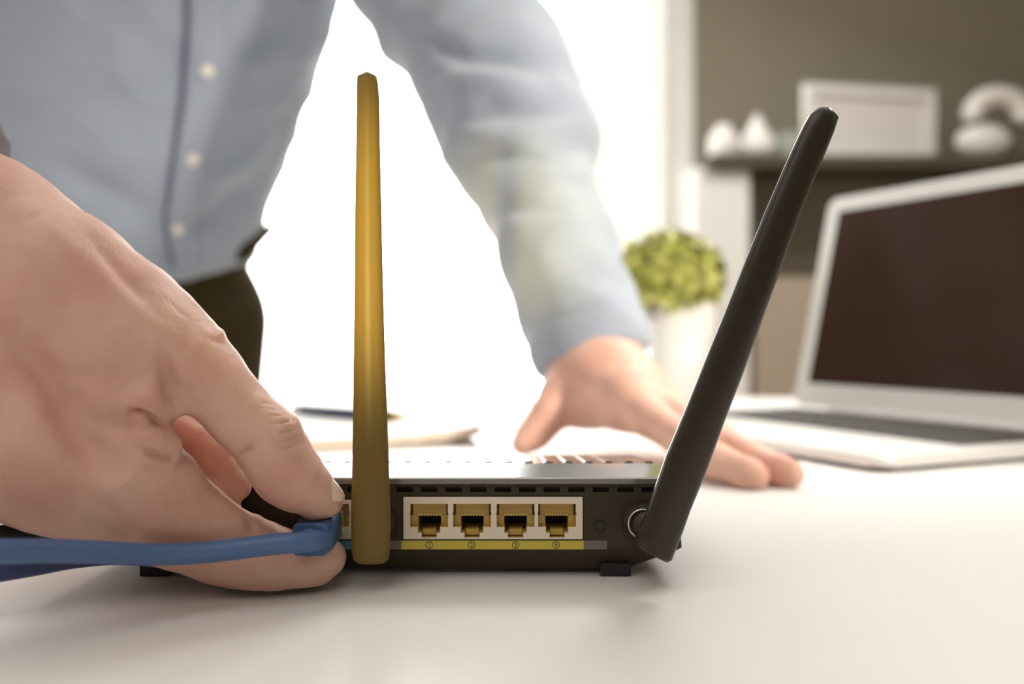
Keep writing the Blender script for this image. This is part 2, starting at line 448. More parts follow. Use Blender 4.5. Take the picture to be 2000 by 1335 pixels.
for i in range(N - 1): bm.faces.new([bm.verts[2 * i], bm.verts[2 * i + 2], bm.verts[2 * i + 3], bm.verts[2 * i + 1]])
cur = from_bm('curtain', bm, 'curtain', None, True)
tag(cur, 'sheer white curtain hanging at the right edge of the bright window', 'curtain')
rod = from_bm('curtain_rod', tube_mesh([Vector((-2.4, 3.38, 2.56)), Vector((0.66, 3.38, 2.56))], [0.012] * 2), 'white', cur, False)

# ------------------------------------------------------------------ desk
desk = empty('desk', (0.1, 0.47, 0))
DX0, DX1, DY0, DY1 = -1.0, 1.15, -0.3, 1.24
mkbox('desktop', (0, 0, TABLE - 0.015), (DX1 - DX0, DY1 - DY0, 0.03), 'table', desk, 0, 0.003).location = ((DX0 + DX1) / 2 - .1, (DY0 + DY1) / 2 - .47, TABLE - .015)
for sx in (-1, 1):
    for sy in (-1, 1):
        mkbox('leg', (sx * 0.98 - 0.02, sy * 0.70, (TABLE - .03) / 2), (0.05, 0.05, TABLE - .03), 'table_leg', desk)
tag(desk, 'wide white desk carrying the router, laptop and papers', 'desk')

# ------------------------------------------------------------------ shelf and what stands on it
SHZ = P(1500, 306, 3.2).z
shelf = mkbox('wall_shelf', (1.45, RY1 - 0.14, SHZ - 0.02), (1.58, 0.28, 0.04), 'shelf', None, 0, 0.003)
tag(shelf, 'long dark brown shelf on the taupe wall above the laptop', 'shelf')
fx0, fx1 = P(1558, 0, 3.28).x, P(1832, 0, 3.28).x; fh = (292 - 150) / F * 3.28
fr = empty('picture_frame', ((fx0 + fx1) / 2, 3.27, SHZ), math.radians(10))
bm = bmesh.new(); W_ = (fx1 - fx0); H_ = fh; t_ = 0.035
for c, s_ in (((-W_ / 2 + t_ / 2, 0, H_ / 2), (t_, .03, H_)), ((W_ / 2 - t_ / 2, 0, H_ / 2), (t_, .03, H_)), ((0, 0, t_ / 2), (W_ - 2 * t_, .03, t_)), ((0, 0, H_ - t_ / 2), (W_ - 2 * t_, .03, t_))):
    box(bm, c, s_)
from_bm('frame', bm, 'white', fr); mkbox('board', (0, 0.005, H_ / 2), (W_ - 2 * t_, .012, H_ - 2 * t_), 'card', fr)
tag(fr, 'wide white picture frame with a blank white board on the shelf', 'picture frame')
def onshelf(px): return P(px, 0, 3.25).x
o = from_bm('jar', lathe([(0, 0), (.042, 0), (.052, .02), (.05, .075), (.03, .10), (.026, .115), (0, .115)]), 'pot', None, True)
o.location = (onshelf(1412), 3.25, SHZ); tag(o, 'small rounded white jar at the left end of the shelf', 'jar')
o = from_bm('vase', lathe([(0, 0), (.05, 0), (.066, .025), (.062, .06), (.03, .11), (.013, .14), (.012, .15), (0, .15)]), 'pot', None, True)
o.location = (onshelf(1478), 3.25, SHZ); tag(o, 'white teardrop vase with a narrow tip on the shelf', 'vase')
o = mkbox('card_box', (onshelf(1538), 3.25, SHZ + .043), (.075, .07, .086), 'sage', None, 0.1, .004)
tag(o, 'small pale sage box between the vase and the picture frame', 'box')
sc = empty('sculpture', (onshelf(1930), 3.25, SHZ))
pts = [Vector((.0855 * math.cos(a) - .0 + .03, 0, .155 + .06 * math.sin(a))) for a in np.linspace(-.5, PI + .3, 12)]
pp, rr = catmull(pts, [.035] * 12, 4)
from_bm('arch', tube_mesh(pp, rr, 14), 'pot', sc, True)
bm = bmesh.new(); bmesh.ops.create_uvsphere(bm, u_segments=24, v_segments=14, radius=1)
for v in bm.verts: v.co = Vector((v.co.x * .095 - .02, v.co.y * .05, v.co.z * .06 + .06))
from_bm('rounded_base', bm, 'pot', sc, True)
tag(sc, 'white rounded sculpture with an arched top at the right end of the shelf', 'sculpture')

# ------------------------------------------------------------------ cupboards
cx0, cx1 = P(1352, 0, 3.22).x, P(1466, 0, 3.22).x; ctz = P(1400, 326, 3.22).z
cb = empty('cupboard', ((cx0 + cx1) / 2, 3.31, 0))
mkbox('body', (0, 0, ctz / 2), (cx1 - cx0, .16, ctz), 'bright_white', cb, 0, .004)
mkbox('door', (0, -.091, ctz / 2 + .03), (cx1 - cx0 - .016, .02, ctz - .10), 'bright_white', cb, 0, .003)
tag(cb, 'narrow tall white cupboard between the window and the beige sideboard', 'cupboard')
sz = P(1530, 520, 3.2).z; sx0, sx1 = P(1476, 0, 3.2).x, 2.2
sb = empty('sideboard', ((sx0 + sx1) / 2, 3.32, 0))
mkbox('body', (0, 0, (sz - .02) / 2 + .03), (sx1 - sx0, .22, sz - .08), 'beige', sb)
mkbox('top', (0, 0, sz - .01), (sx1 - sx0 + .004, .24, .03), 'shelf', sb, 0, .003)
mkbox('plinth', (0, .02, .035), (sx1 - sx0 - .04, .18, .07), 'shelf', sb)
for i in range(3):
    wd = (sx1 - sx0) / 3
    d_ = mkbox('door', (-(sx1 - sx0) / 2 + wd * (i + .5), -.119, sz / 2 + .03), (wd - .01, .018, sz - .16), 'beige', sb, 0, .002)
    mkbox('handle', (wd / 2 - .05, -.016, .2), (.012, .014, .12), 'silver', d_)
tag(sb, 'low beige sideboard against the taupe wall behind the laptop', 'sideboard')

# ------------------------------------------------------------------ plant
pd = 1.10
pb = P(1328, 782, pd); pb.z = TABLE
plant = empty('potted_plant', pb)
R0 = 72 / F * pd; PH = (P(0, 592, pd).z - TABLE)
from_bm('pot', lathe([(0, 0), (R0 * .80, 0), (R0 * .84, .004), (R0 * 1.0, PH), (R0 * .93, PH), (R0 * .88, PH - .012), (0, PH - .012)]), 'pot', plant, True)
from_bm('soil', lathe([(0, PH - .010), (R0 * .87, PH - .011), (R0 * .87, PH - .0115)]), 'soil', plant)
bm = bmesh.new(); rnd = random.Random(3)
cz = PH + 0.030; FR = 0.062
for i in range(1300):
    th = rnd.uniform(0, 2 * PI); u = rnd.uniform(-0.7, 1); r_ = rnd.uniform(.45, 1) ** .6
    nrm = Vector((math.cos(th) * math.sqrt(1 - u * u), math.sin(th) * math.sqrt(1 - u * u), u))
    c = Vector((nrm.x * FR * r_ * 1.02 - .012, nrm.y * FR * r_, cz + nrm.z * FR * .86 * r_))
    q = (nrm + Vector((rnd.gauss(0, .5), rnd.gauss(0, .5), rnd.gauss(0, .5)))).normalized()
    a_ = q.orthogonal().normalized(); a_ = Matrix.Rotation(rnd.uniform(0, 6.3), 3, q) @ a_; b_ = q.cross(a_)
    L, W2 = rnd.uniform(.007, .014), rnd.uniform(.0035, .006)
    v = [bm.verts.new(c + a_ * x * L + b_ * y * W2 + q * z * .004) for x, y, z in ((-1, 0, 0), (-.3, 1, .4), (-.3, -1, .4), (.4, .8, .6), (.4, -.8, .6), (1, 0, -.5), (0, 0, 0))]
    for t in ((0, 2, 6), (0, 6, 1), (1, 6, 3), (2, 4, 6), (3, 6, 5), (4, 5, 6)): bm.faces.new([v[k] for k in t])
me = bpy.data.meshes.new('foliage'); bm.to_mesh(me); bm.free()
fo = link('foliage', me, 'leaf', plant, True); fo['kind'] = 'stuff'
bm = bmesh.new()
for i in range(14):
    a = i * 2.4
    b2 = tube_mesh([Vector((math.cos(a) * .006, math.sin(a) * .006, PH - .012)), Vector((math.cos(a) * .03, math.sin(a) * .03, cz + .01))], [.0015, .001], 6)
    m_ = bpy.data.meshes.new('t'); b2.to_mesh(m_); b2.free(); bm.from_mesh(m_); bpy.data.meshes.remove(m_)
from_bm('stems', bm, 'leaf', plant)['kind'] = 'stuff'
tag(plant, 'bushy light green plant in a white pot behind the leaning hand', 'plant')

# ------------------------------------------------------------------ laptop
LW, LD, LT = 0.325, 0.226, 0.0065
corner = Vector((0.2176, 0.5585, TABLE))
lap = empty('laptop', corner)
lap.rotation_euler.z = math.atan2(0.906, -0.422)     # local +X runs along the front edge, away from the near corner
def lp(u, v): return Vector((u, -v, 0))              # u along the front edge, v from the front edge to the hinge
def rbox(name, u0, u1, v0, v1, z0, z1, m, parent, bev=0.0, corner_r=0.0):
    if corner_r:
        pts = []
        for (cx, cy, a0) in ((u1 - corner_r, -v0 - corner_r, 0), (u0 + corner_r, -v0 - corner_r, 90), (u0 + corner_r, -v1 + corner_r, 180), (u1 - corner_r, -v1 + corner_r, 270)):
            for k in range(7):
                a = math.radians(a0 + 15 * k); pts.append((cx + corner_r * math.cos(a), cy + corner_r * math.sin(a)))
        bm = bmesh.new(); A = [bm.verts.new((x, y, z0)) for x, y in pts]; B = [bm.verts.new((x, y, z1)) for x, y in pts]
        bm.faces.new(A[::-1]); bm.faces.new(B)
        for k in range(len(pts)): bm.faces.new((A[k], A[(k + 1) % len(pts)], B[(k + 1) % len(pts)], B[k]))
        if bev: bmesh.ops.bevel(bm, geom=[e for e in bm.edges if abs(e.verts[0].co.z - e.verts[1].co.z) < 1e-6], offset=bev, segments=2, affect='EDGES', profile=0.5)
        return from_bm(name, bm, m, parent)
    return mkbox(name, ((u0 + u1) / 2, -(v0 + v1) / 2, (z0 + z1) / 2), (u1 - u0, v1 - v0, z1 - z0), m, parent, 0, bev)
# the local frame: +X from near corner to far corner, -Y... hinge side
base = rbox('base', 0, LW, 0, LD, 0.003, 0.003 + LT, 'alu', lap, .0015, .012)
for (u, v) in ((.02, .02), (LW - .02, .02), (.02, LD - .02), (LW - .02, LD - .02)):
    f_ = from_bm('rubber_foot', lathe([(0, 0), (.007, 0), (.007, .0032), (0, .0032)], 20), 'rubber', lap); f_.location = (u, -v, 0)
zt = 0.003 + LT
well = rbox('keyboard', .022, LW - .022, .095, .205, zt, zt + .0004, 'keyb', lap)
kw, kd = (LW - .048) / 14, .0178
kme = None
for r_ in range(6):
    for c_ in range(14):
        if r_ == 0 and 4 <= c_ <= 8:
            if c_ > 4: continue
            w0 = kw * 5
        else: w0 = kw
        if w0 != kw or kme is None:
            k_ = mkbox('key', (0, 0, 0), (w0 - .0025, kd - .0025, .0016), 'key', well, 0, .0004)
            if w0 == kw: kme = k_.data
            k_.parent = well
        else:
            k_ = bpy.data.objects.new('key', kme); COL.objects.link(k_); k_.parent = well
        uc = .024 + kw * c_ + w0 / 2; vc = .097 + kd * (r_ + .5)
        k_.location = (uc - LW / 2, -(vc - .15), .0010)
        k_.location.z = .0011
rbox('trackpad', .112, .213, .012, .082, zt, zt + .0003, 'bezel', lap)
# lid, tilted back about the hinge
lid = bpy.data.objects.new('lid', None)
LHH = 0.216; tilt = math.atan2(0.0439 * 1.08, 0.2045)
bm = bmesh.new()
def lidpt(u, h, t): return Vector((u, -LD - math.sin(tilt) * h + math.cos(tilt) * -t * 1.0 if False else -(LD - .006) - math.sin(tilt) * h - math.cos(tilt) * t, zt + math.cos(tilt) * h - math.sin(tilt) * t))
def slab(name, u0, u1, h0, h1, t0, t1, m, parent, cr=0.0, bev=0.0):
    bm = bmesh.new(); pts = []
    if cr:
        for (cx, cy, a0) in ((u1 - cr, h1 - cr, 0), (u0 + cr, h1 - cr, 90), (u0 + cr, h0 + cr, 180), (u1 - cr, h0 + cr, 270)):
            for k in range(7):
                a = math.radians(a0 + 15 * k); pts.append((cx + cr * math.cos(a), cy + cr * math.sin(a)))
    else: pts = [(u0, h0), (u1, h0), (u1, h1), (u0, h1)]
    A = [bm.verts.new(lidpt(x, y, t0)) for x, y in pts]; B = [bm.verts.new(lidpt(x, y, t1)) for x, y in pts]
    bm.faces.new(A); bm.faces.new(B[::-1])
    for k in range(len(pts)): bm.faces.new((A[k], B[k], B[(k + 1) % len(pts)], A[(k + 1) % len(pts)]))
    return from_bm(name, bm, m, parent)
lid = slab('lid', 0, LW, 0.004, LHH, 0, .006, 'bezel', lap, .011)
slab('display', .017, LW - .017, .026, LHH - .015, -.0006, .0005, 'screen', lid)
o = from_bm('hinge', tube_mesh([lidpt(.05, .002, .003), lidpt(LW - .05, .002, .003)], [.0045, .0045], 12), 'alu', lap, False)
tag(lap, 'open silver laptop with a dark screen on the right of the desk', 'laptop')

# ------------------------------------------------------------------ papers, magazine, pen
def sheet(name, corners, z, th, m, curl=0.0):
    bm = bmesh.new(); n = 10; g = []
    a, b, c, d = [Vector(q) for q in corners]
    for i in range(n + 1):
        row = []
        for j in range(n + 1):
            u, v = i / n, j / n
            p = (a * (1 - u) + b * u) * (1 - v) + (d * (1 - u) + c * u) * v
            row.append(bm.verts.new((p.x, p.y, z + curl * u ** 3 * (1 - v))))
        g.append(row)
    for i in range(n):
        for j in range(n): bm.faces.new((g[i][j], g[i + 1][j], g[i + 1][j + 1], g[i][j + 1]))
    r = bmesh.ops.extrude_face_region(bm, geom=bm.faces[:])
    for v in [q for q in r['geom'] if isinstance(q, bmesh.types.BMVert)]: v.co.z += th
    return from_bm(name, bm, m, None, False)
def tb(px, py):
    """point of the desk top seen at that pixel"""
    d = (CAMZ - TABLE) * F / (py - 653.0); return ((px - 1000) / F * d, d, 0)
mag = sheet('magazine', [tb(560, 884), tb(938, 866), tb(905, 836), tb(560, 850)], TABLE + .0006, .006, 'paper2', .006)
tag(mag, 'beige-edged magazine with a lifted corner lying just behind the router', 'magazine')
cov = sheet('cover', [tb(560, 884), tb(938, 866), tb(905, 836), tb(560, 850)], TABLE + .0068, .0005, 'pink', .006); cov.parent = mag
for k, (cs, lb) in enumerate((
        ([tb(520, 848), tb(1050, 838), tb(1040, 802), tb(560, 806)], 'white paper sheet under the dark pen behind the router'),
        ([tb(770, 800), tb(1075, 789), tb(1065, 781), tb(800, 786)], 'white paper sheet near the far edge of the desk'))):
    tag(sheet('paper_sheet', cs, TABLE + .0004, .0008, 'paper'), lb, 'paper', None)
pa, pb2 = Vector(tb(575, 812)), Vector(tb(800, 831))
pa.z = pb2.z = TABLE + .0073
dv = (pb2 - pa).normalized()
pen = empty('pen', (pa + pb2) / 2)
def along(t0, t1, r0, r1, n=6):
    return tube_mesh([pa.lerp(pb2, t0 + (t1 - t0) * i / n) for i in range(n + 1)], [r0 + (r1 - r0) * i / n for i in range(n + 1)], 14)
for nm, a0, a1, r0, r1, mm in (('barrel', .12, .86, .0055, .0060, 'pen'), ('tip', .86, .985, .0055, .0012, 'gold'), ('cap_end', .0, .12, .004, .0055, 'pen')):
    inv_parent(from_bm(nm, along(a0, a1, r0, r1), mm, None, True), pen)
tag(pen, 'dark navy pen lying on white paper behind the left antenna', 'pen')

# ================================================================== ROUTER
RD = 0.319
def rx(px): return (px - 1000) / F * RD
def rz(py): return CAMZ + (653 - py) / F * RD
router = empty('wireless_router', (rx(750), RD + .055, TABLE))
def radd(o): inv_parent(o, router); return o
y0 = RD; y1 = RD + .112
zt_, zb_ = rz(936), rz(1075)
pts = [(rx(178), y0, zt_), (rx(1322), y0, zt_), (rx(168), y0, zb_ + .001), (rx(1332), y0, zb_ + .001),
       (rx(182), y0 + .002, zb_ - .001), (rx(1318), y0 + .002, zb_ - .001),
       (rx(278), y0 + .006, TABLE + .0018), (rx(1222), y0 + .006, TABLE + .0018),
       (rx(270), y1 - .02, TABLE + .0032), (rx(1230), y1 - .02, TABLE + .0032),
       (rx(178), y1, zt_ - .007), (rx(1322), y1, zt_ - .007), (rx(182), y1, zb_ + .001), (rx(1318), y1, zb_ + .001)]
house = from_bm('housing', hull(pts), 'black')
cut = []
def cb_(x0, x1, ya, yb, za, zb2):
    b = bmesh.new(); box(b, ((x0 + x1) / 2, (ya + yb) / 2, (za + zb2) / 2), (x1 - x0, yb - ya, zb2 - za)); return b
cut.append(cb_(rx(786.5), rx(1139.5), y0 - .01, y0 + .017, rz(1053.5), rz(968.5)))
cut.append(cb_(rx(592), rx(692), y0 - .01, y0 + .017, rz(1053.5), rz(974)))
vb = bmesh.new()
for i in range(22):
    xc = 262 + 48 * i - (0 if i < 4 else 0)
    if xc > 1290: break
    box(vb, (rx(xc), y0, rz(956)), (rx(1032) - rx(1000), .006, .0017))
cut.append(vb)
boolean(house, cut, 0.0006)
radd(house)
# reset button: ring recess and button
bx_, bz_ = rx(1172), rz(1027)
def cyl_y(r, ya, yb, x, z, seg=32, rin=None):
    prof = [(0, ya), (r, ya), (r, yb), (0, yb)] if rin is None else [(rin, ya), (r, ya), (r, yb), (rin, yb), (rin, ya)]
    b = lathe(prof, seg)
    for v in b.verts: v.co = Vector((v.co.x + x, v.co.z, v.co.y + z))
    return b
radd(from_bm('reset_ring', cyl_y(.0022, y0 - .0003, y0 + .002, bx_, bz_, 32, .0015), 'rubber'))
radd(from_bm('reset_button', cyl_y(.0014, y0 - .0004, y0 + .002, bx_, bz_), 'black'))
# top cover with a thin rim that overhangs the back
cp = [(rx(174), y0 - .0012, rz(944)), (rx(1326), y0 - .0012, rz(944)), (rx(176), y0 - .0012, rz(934)), (rx(1324), y0 - .0012, rz(934)),
      (rx(182), y0, rz(932)), (rx(1318), y0, rz(932)),
      (rx(174), y0 + .034, rz(931.5)), (rx(1326), y0 + .034, rz(931.5)), (rx(178), y1, rz(970)), (rx(1322), y1, rz(970)), (rx(174), y1 + .001, rz(978)), (rx(1326), y1 + .001, rz(978)),
      (rx(174), y0 + .034, rz(944)), (rx(1326), y0 + .034, rz(944))]
bm = hull(cp)
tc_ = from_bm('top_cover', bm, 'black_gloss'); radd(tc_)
bm = bmesh.new()      # raised ridges on the front part of the cover
for i in range(26):
    xa = rx(200) + (rx(1300) - rx(200)) * i / 25
    f0, f1 = .038, .106
    za = rz(931.5) - .0001; zb3 = rz(931.5) - (rz(931.5) - rz(970)) * (f1 - .034) / (.112 - .034)
    vs = []
    for (yy, zz_) in ((y0 + f0, za), (y0 + f1, zb3)):
        for (dx, dz) in ((-.0024, -.0006), (.0024, -.0006), (.0010, .00035), (-.0010, .00035)): vs.append(bm.verts.new((xa + dx, yy, zz_ + dz)))
    for fc in ((0, 1, 2, 3), (7, 6, 5, 4), (0, 4, 5, 1), (1, 5, 6, 2), (2, 6, 7, 3), (3, 7, 4, 0)): bm.faces.new([vs[k] for k in fc])
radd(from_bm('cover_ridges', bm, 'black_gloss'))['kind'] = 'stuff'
for xf in (296, 1204):
    for yf in (y0 + .008, y1 - .028):
        c = Vector((rx(xf), yf, 0)); z1_ = TABLE + .0045
        radd(mkbox('rubber_foot', (c.x, c.y, (TABLE + z1_) / 2), (.0105, .012, z1_ - TABLE), 'rubber', None, 0, .0006))
# ports
def port_poly(xc, gr=0.0):
    X = lambda q: rx(xc + q); g = gr
    p = [(-36 - g, 984 - g), (36 + g, 984 - g), (36 + g, 1000), (38 + g, 1003), (36 + g, 1006), (36 + g, 1028 + g), (21 + g, 1028 + g), (21 + g, 1039 + g), (14 + g, 1039 + g), (14 + g, 1049.5), (-14 - g, 1049.5), (-14 - g, 1039 + g), (-21 - g, 1039 + g), (-21 - g, 1028 + g), (-36 - g, 1028 + g), (-36 - g, 1006), (-38 - g, 1003), (-36 - g, 1000)]
    return [(X(a), rz(b)) for a, b in p]
def port_row(centres, xl, xr, yt, yb_, nm):
    fr_ = from_bm(nm, cb_(rx(xl), rx(xr), y0 - .0009, y0 + .0006, rz(yb_), rz(yt)), 'cream')
    boolean(fr_, [prism(port_poly(c, .8), y0 - .004, y0 + .004) for c in centres], .00012); radd(fr_)
    bl = from_bm('port_liner', cb_(rx(xl + 1), rx(xr - 1), y0 + .0007, y0 + .0155, rz(yb_ - .5), rz(yt + .5)), 'gold')
    boolean(bl, [prism(port_poly(c), y0 - .004, y0 + .0125) for c in centres]); radd(bl)
    for c in centres:
        r_ = empty('ethernet_port', (rx(c), y0, rz(1018))); 
        ins_ = [mkbox('contact_hood', (rx(c), y0 + .0068, rz(997)), (rx(1066) - rx(1000), .009, rz(1000) - rz(1024)), 'gold'),
                mkbox('latch_tongue', (rx(c), y0 + .0048, rz(1041)), (rx(1026) - rx(1000), .0055, rz(1000) - rz(1012)), 'gold'),
                mkbox('side_shoulder', (rx(c - 29), y0 + .0052, rz(1018)), (rx(1013) - rx(1000), .0062, rz(1000) - rz(1020)), 'gold'),
                mkbox('side_shoulder', (rx(c + 29), y0 + .0052, rz(1018)), (rx(1013) - rx(1000), .0062, rz(1000) - rz(1020)), 'gold'),
                mkbox('cavity_shade', (rx(c), y0 + .0118, rz(1022)), (rx(1042) - rx(1000), .0006, rz(1000) - rz(1026)), 'rubber')]  # last box: thin black plate painting the shade deep in the port
        # eight thin contact springs under the hood
        bm = bmesh.new()
        for k in range(8): box(bm, (rx(c) + (k - 3.5) * .00102, y0 + .0022, rz(1007.2)), (.00045, .0010, .0007))
        ins_.append(from_bm('contact_springs', bm, 'gold_metal')); ins_[-1]['kind'] = 'stuff'
        bpy.data.objects.remove(r_)
        for q in ins_: inv_parent(q, router)
port_row([838, 922, 1007, 1088], 788, 1138, 970, 1052, 'port_frame')
port_row([645], 594, 690, 976, 1052, 'port_frame')
# label strips, printed flat
def strip(nm, xa, xb, m): return radd(mkbox(nm, ((rx(xa) + rx(xb)) / 2, y0 - .0001, rz(1064)), (rx(xb) - rx(xa), .0004, rz(1055.5) - rz(1072.5)), m))
strip('label_strip', 784, 1140, 'yellow')['label'] = 'yellow strip numbered one to four'
strip('label_strip', 762, 784, 'grey_print')['label'] = 'short grey strip'
strip('label_strip', 1140, 1186, 'grey_print')['label'] = 'grey strip'
strip('label_strip', 560, 690, 'teal')['label'] = 'teal strip'
def text_mesh(s, size, m, loc, nm):
    c = bpy.data.curves.new('t', 'FONT'); c.body = s; c.size = size; c.align_x = 'CENTER'; c.align_y = 'CENTER'; c.extrude = .00003
    o_ = bpy.data.objects.new('t', c); COL.objects.link(o_)
    dg = bpy.context.evaluated_depsgraph_get(); dg.update()
    me = bpy.data.meshes.new_from_object(o_.evaluated_get(dg), depsgraph=dg); bpy.data.objects.remove(o_)
    o_ = link(nm, me, m); o_.rotation_euler = (PI / 2, 0, 0); o_.location = loc; return o_
for n_, px in zip('1234', (838, 921, 1007, 1086)):
    a = text_mesh(n_, .0020, 'ink', (rx(px), y0 - .00036, rz(1064)), 'number')
    b = from_bm('ring', cyl_y(.00125, y0 - .00036, y0 - .0002, rx(px), rz(1064), 24, .00102), 'ink')
    radd(a); radd(b)
# antennas
def antenna(L, Rr, D, matn, ridge=True, tipcut=None):
    """outline given as (left px, left py) and (right px, right py) pairs from bottom to tip"""
    bm = bmesh.new(); rings = []; seg = 28
    for (lx, ly, rx_, ry_, dd) in L:
        a = P(lx, ly, dd); b = P(rx_, ry_, dd); c = (a + b) / 2; u = (b - a) / 2; wv = u.length; u.normalize()
        ring = []
        for k in range(seg):
            t = 2 * PI * k / seg; cu, sv = math.cos(t), math.sin(t)
            e = .82
            x = math.copysign(abs(cu) ** e, cu) * wv; y = math.copysign(abs(sv) ** e, sv) * wv * .62
            if ridge and sv < 0: y -= max(0, 1 - abs(cu) * 3.5) * wv * .10
            ring.append(bm.verts.new(c + u * x + Vector((0, 1, 0)) * y))
        rings.append(ring)
    for a, b in zip(rings, rings[1:]):
        for k in range(seg): bm.faces.new((a[k], a[(k + 1) % seg], b[(k + 1) % seg], b[k]))
    bm.faces.new(rings[0][::-1])
    # gabled end
    top = rings[-1]; cc = sum((v.co for v in top), Vector()) / seg
    apex = bm.verts.new(cc + tipcut)
    for k in range(seg): bm.faces.new((top[k], top[(k + 1) % seg], apex))
    o_ = from_bm('antenna', bm, matn, None, True); return radd(o_)
dA = .3035
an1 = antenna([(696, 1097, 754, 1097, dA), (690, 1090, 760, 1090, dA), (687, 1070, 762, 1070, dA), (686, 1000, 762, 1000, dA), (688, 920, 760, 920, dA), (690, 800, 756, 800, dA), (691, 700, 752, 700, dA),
         (693, 560, 748, 560, dA), (694, 400, 744.5, 400, dA), (696, 280, 742, 280, dA), (697, 220, 741, 220, dA), (697, 190, 740.5, 190, dA), (697, 165, 738.5, 165, dA), (698, 149, 736, 149, dA)], None, dA, 'antenna_flare', True, Vector((.0, 0, .0016)))
an1['label'] = 'upright black antenna with flare glow painted on'
D2 = .299
an2 = antenna([(1249, 1068, 1304, 1097, D2), (1236, 1056, 1312, 1092, D2), (1245, 1040, 1319, 1074, D2), (1259, 1008, 1334, 1036, D2), (1273, 968, 1348, 996, D2), (1300, 890, 1380, 918, D2), (1342, 790, 1417, 816, D2),
         (1378, 700, 1452, 726, D2), (1419, 600, 1489, 622, D2), (1455, 510, 1522, 532, D2), (1498, 405, 1560, 426, D2), (1530, 330, 1590, 350, D2), (1557, 270, 1615, 290, D2), (1570, 243, 1628, 258, D2), (1580, 225, 1637, 230, D2), (1597, 211, 1622, 211, D2)], None, D2, 'antenna', False, Vector((0, 0, .0001)))
an2['label'] = 'black antenna leaning right'
def knurl(x, z, parent_label=None):
    bm = bmesh.new(); seg = 72; rings = []
    for (r, yy) in ((.0050, y0 + .001), (.0062, y0 - .0004), (.0060, y0 - .0048), (.0050, y0 - .0064)):
        rings.append([bm.verts.new((x + (r + (.00022 if k % 2 else -.00012)) * math.cos(2 * PI * k / seg), yy, z + (r + (.00022 if k % 2 else -.00012)) * math.sin(2 * PI * k / seg))) for k in range(seg)])
    for a, b in zip(rings, rings[1:]):
        for k in range(seg): bm.faces.new((a[k], b[k], b[(k + 1) % seg], a[(k + 1) % seg]))
    bm.faces.new(rings[-1]); bm.faces.new(rings[0])
    kn = radd(from_bm('antenna_collar', bm, 'black'))
    bm = bmesh.new(); a_, b_ = 40, 8; vs = []
    for i in range(a_):
        for j in range(b_):
            t, p = 2 * PI * i / a_, 2 * PI * j / b_; rr_ = .0047 + .00036 * math.cos(p)
            vs.append(bm.verts.new((x + rr_ * math.cos(t), y0 - .0068 + .00034 * math.sin(p), z + rr_ * math.sin(t))))
    for i in range(a_):
        for j in range(b_): bm.faces.new((vs[i * b_ + j], vs[((i + 1) % a_) * b_ + j], vs[((i + 1) % a_) * b_ + (j + 1) % b_], vs[i * b_ + (j + 1) % b_]))
    radd(from_bm('silver_ring', bm, 'silver', None, True))
    return kn
KX, KZ = 256 / F * .3122, CAMZ - 370 / F * .3122
k2 = knurl(KX, KZ)
k1 = knurl(rx(738), KZ)
# knuckles that join collars and antennas
radd(from_bm('antenna_knuckle', cyl_y(.0042, y0 - .0165, y0 - .006, KX + .0006, KZ), 'black', None, True))
radd(from_bm('antenna_knuckle', cyl_y(.0037, y0 - .014, y0 - .006, rx(737), rz(1020)), 'black', None, True))
tag(router, 'black wireless router with two antennas and four yellow ports on the desk', 'router')

# ================================================================== CABLES
def cable(name, path, m, seg=20, sub=10, parent=None):
    pts = [P(x, y, d) for x, y, d, r in path]; rs = [r for *_, r in path]
    pp, rr = catmull(pts, rs, sub); return from_bm(name, tube_mesh(pp, rr, seg), m, parent, True)
cr = .0032
pl = P(628, 1053, .293)
nc = empty('network_cable', pl)
cb1 = cable('cord', [(634, 1052, .2965, cr), (610, 1056, .2895, cr), (575, 1059, .286, cr), (520, 1064, .284, cr), (400, 1078, .279, cr), (300, 1082, .272, cr), (200, 1078, .262, cr), (100, 1075, .252, cr), (0, 1076, .242, cr), (-140, 1078, .232, cr), (-400, 1090, .225, cr), (-900, 1120, .22, cr)], 'blue_cable')
inv_parent(cb1, nc)
# plug boot: a slightly tapered block along +Y with the cord leaving its near end
zc_ = CAMZ + (653 - 1018) / F * RD - .0004; xr_ = rx(672); wpl, hpl = .0118, .0105
def plugblock():
    bm = bmesh.new(); rings = []
    xc = xr_ - wpl / 2
    for (yy, ww, hh) in ((.2925, .0102, .0092), (.2930, .0110, .0100), (.2985, .0114, .0102), (.3045, wpl, hpl), (.3100, wpl, hpl), (.3106, wpl * .94, hpl * .94), (.3165, wpl * .94, hpl * .94)):
        ring = []; c_ = .0016
        for (sx, sz, ang) in ((1, 1, 0), (-1, 1, 90), (-1, -1, 180), (1, -1, 270)):
            for k in range(4):
                a = math.radians(ang + 30 * k)
                ring.append(bm.verts.new((xc + sx * (ww / 2 - c_) + c_ * math.cos(a), yy, zc_ - .0002 + sz * (hh / 2 - c_) + c_ * math.sin(a))))
        rings.append(ring)
    n = len(rings[0])
    for a, b in zip(rings, rings[1:]):
        for k in range(n): bm.faces.new((a[k], a[(k + 1) % n], b[(k + 1) % n], b[k]))
    bm.faces.new(rings[0]); bm.faces.new(rings[-1])
    return bm
pg = from_bm('plug', plugblock(), 'plug'); inv_parent(pg, nc)
tipb = mkbox('plug_tip', (xr_ - wpl / 2, .3215, zc_), (.0112, .011, .0075), 'clear'); inv_parent(tipb, nc)
relief = from_bm('strain_relief', cyl_y(.0042, .2902, .2935, xr_ - wpl / 2, zc_ - .0006, 28), 'plug', None, True); inv_parent(relief, nc)
tag(nc, 'bright blue network cable whose plug the fingers push into the router', 'cable')
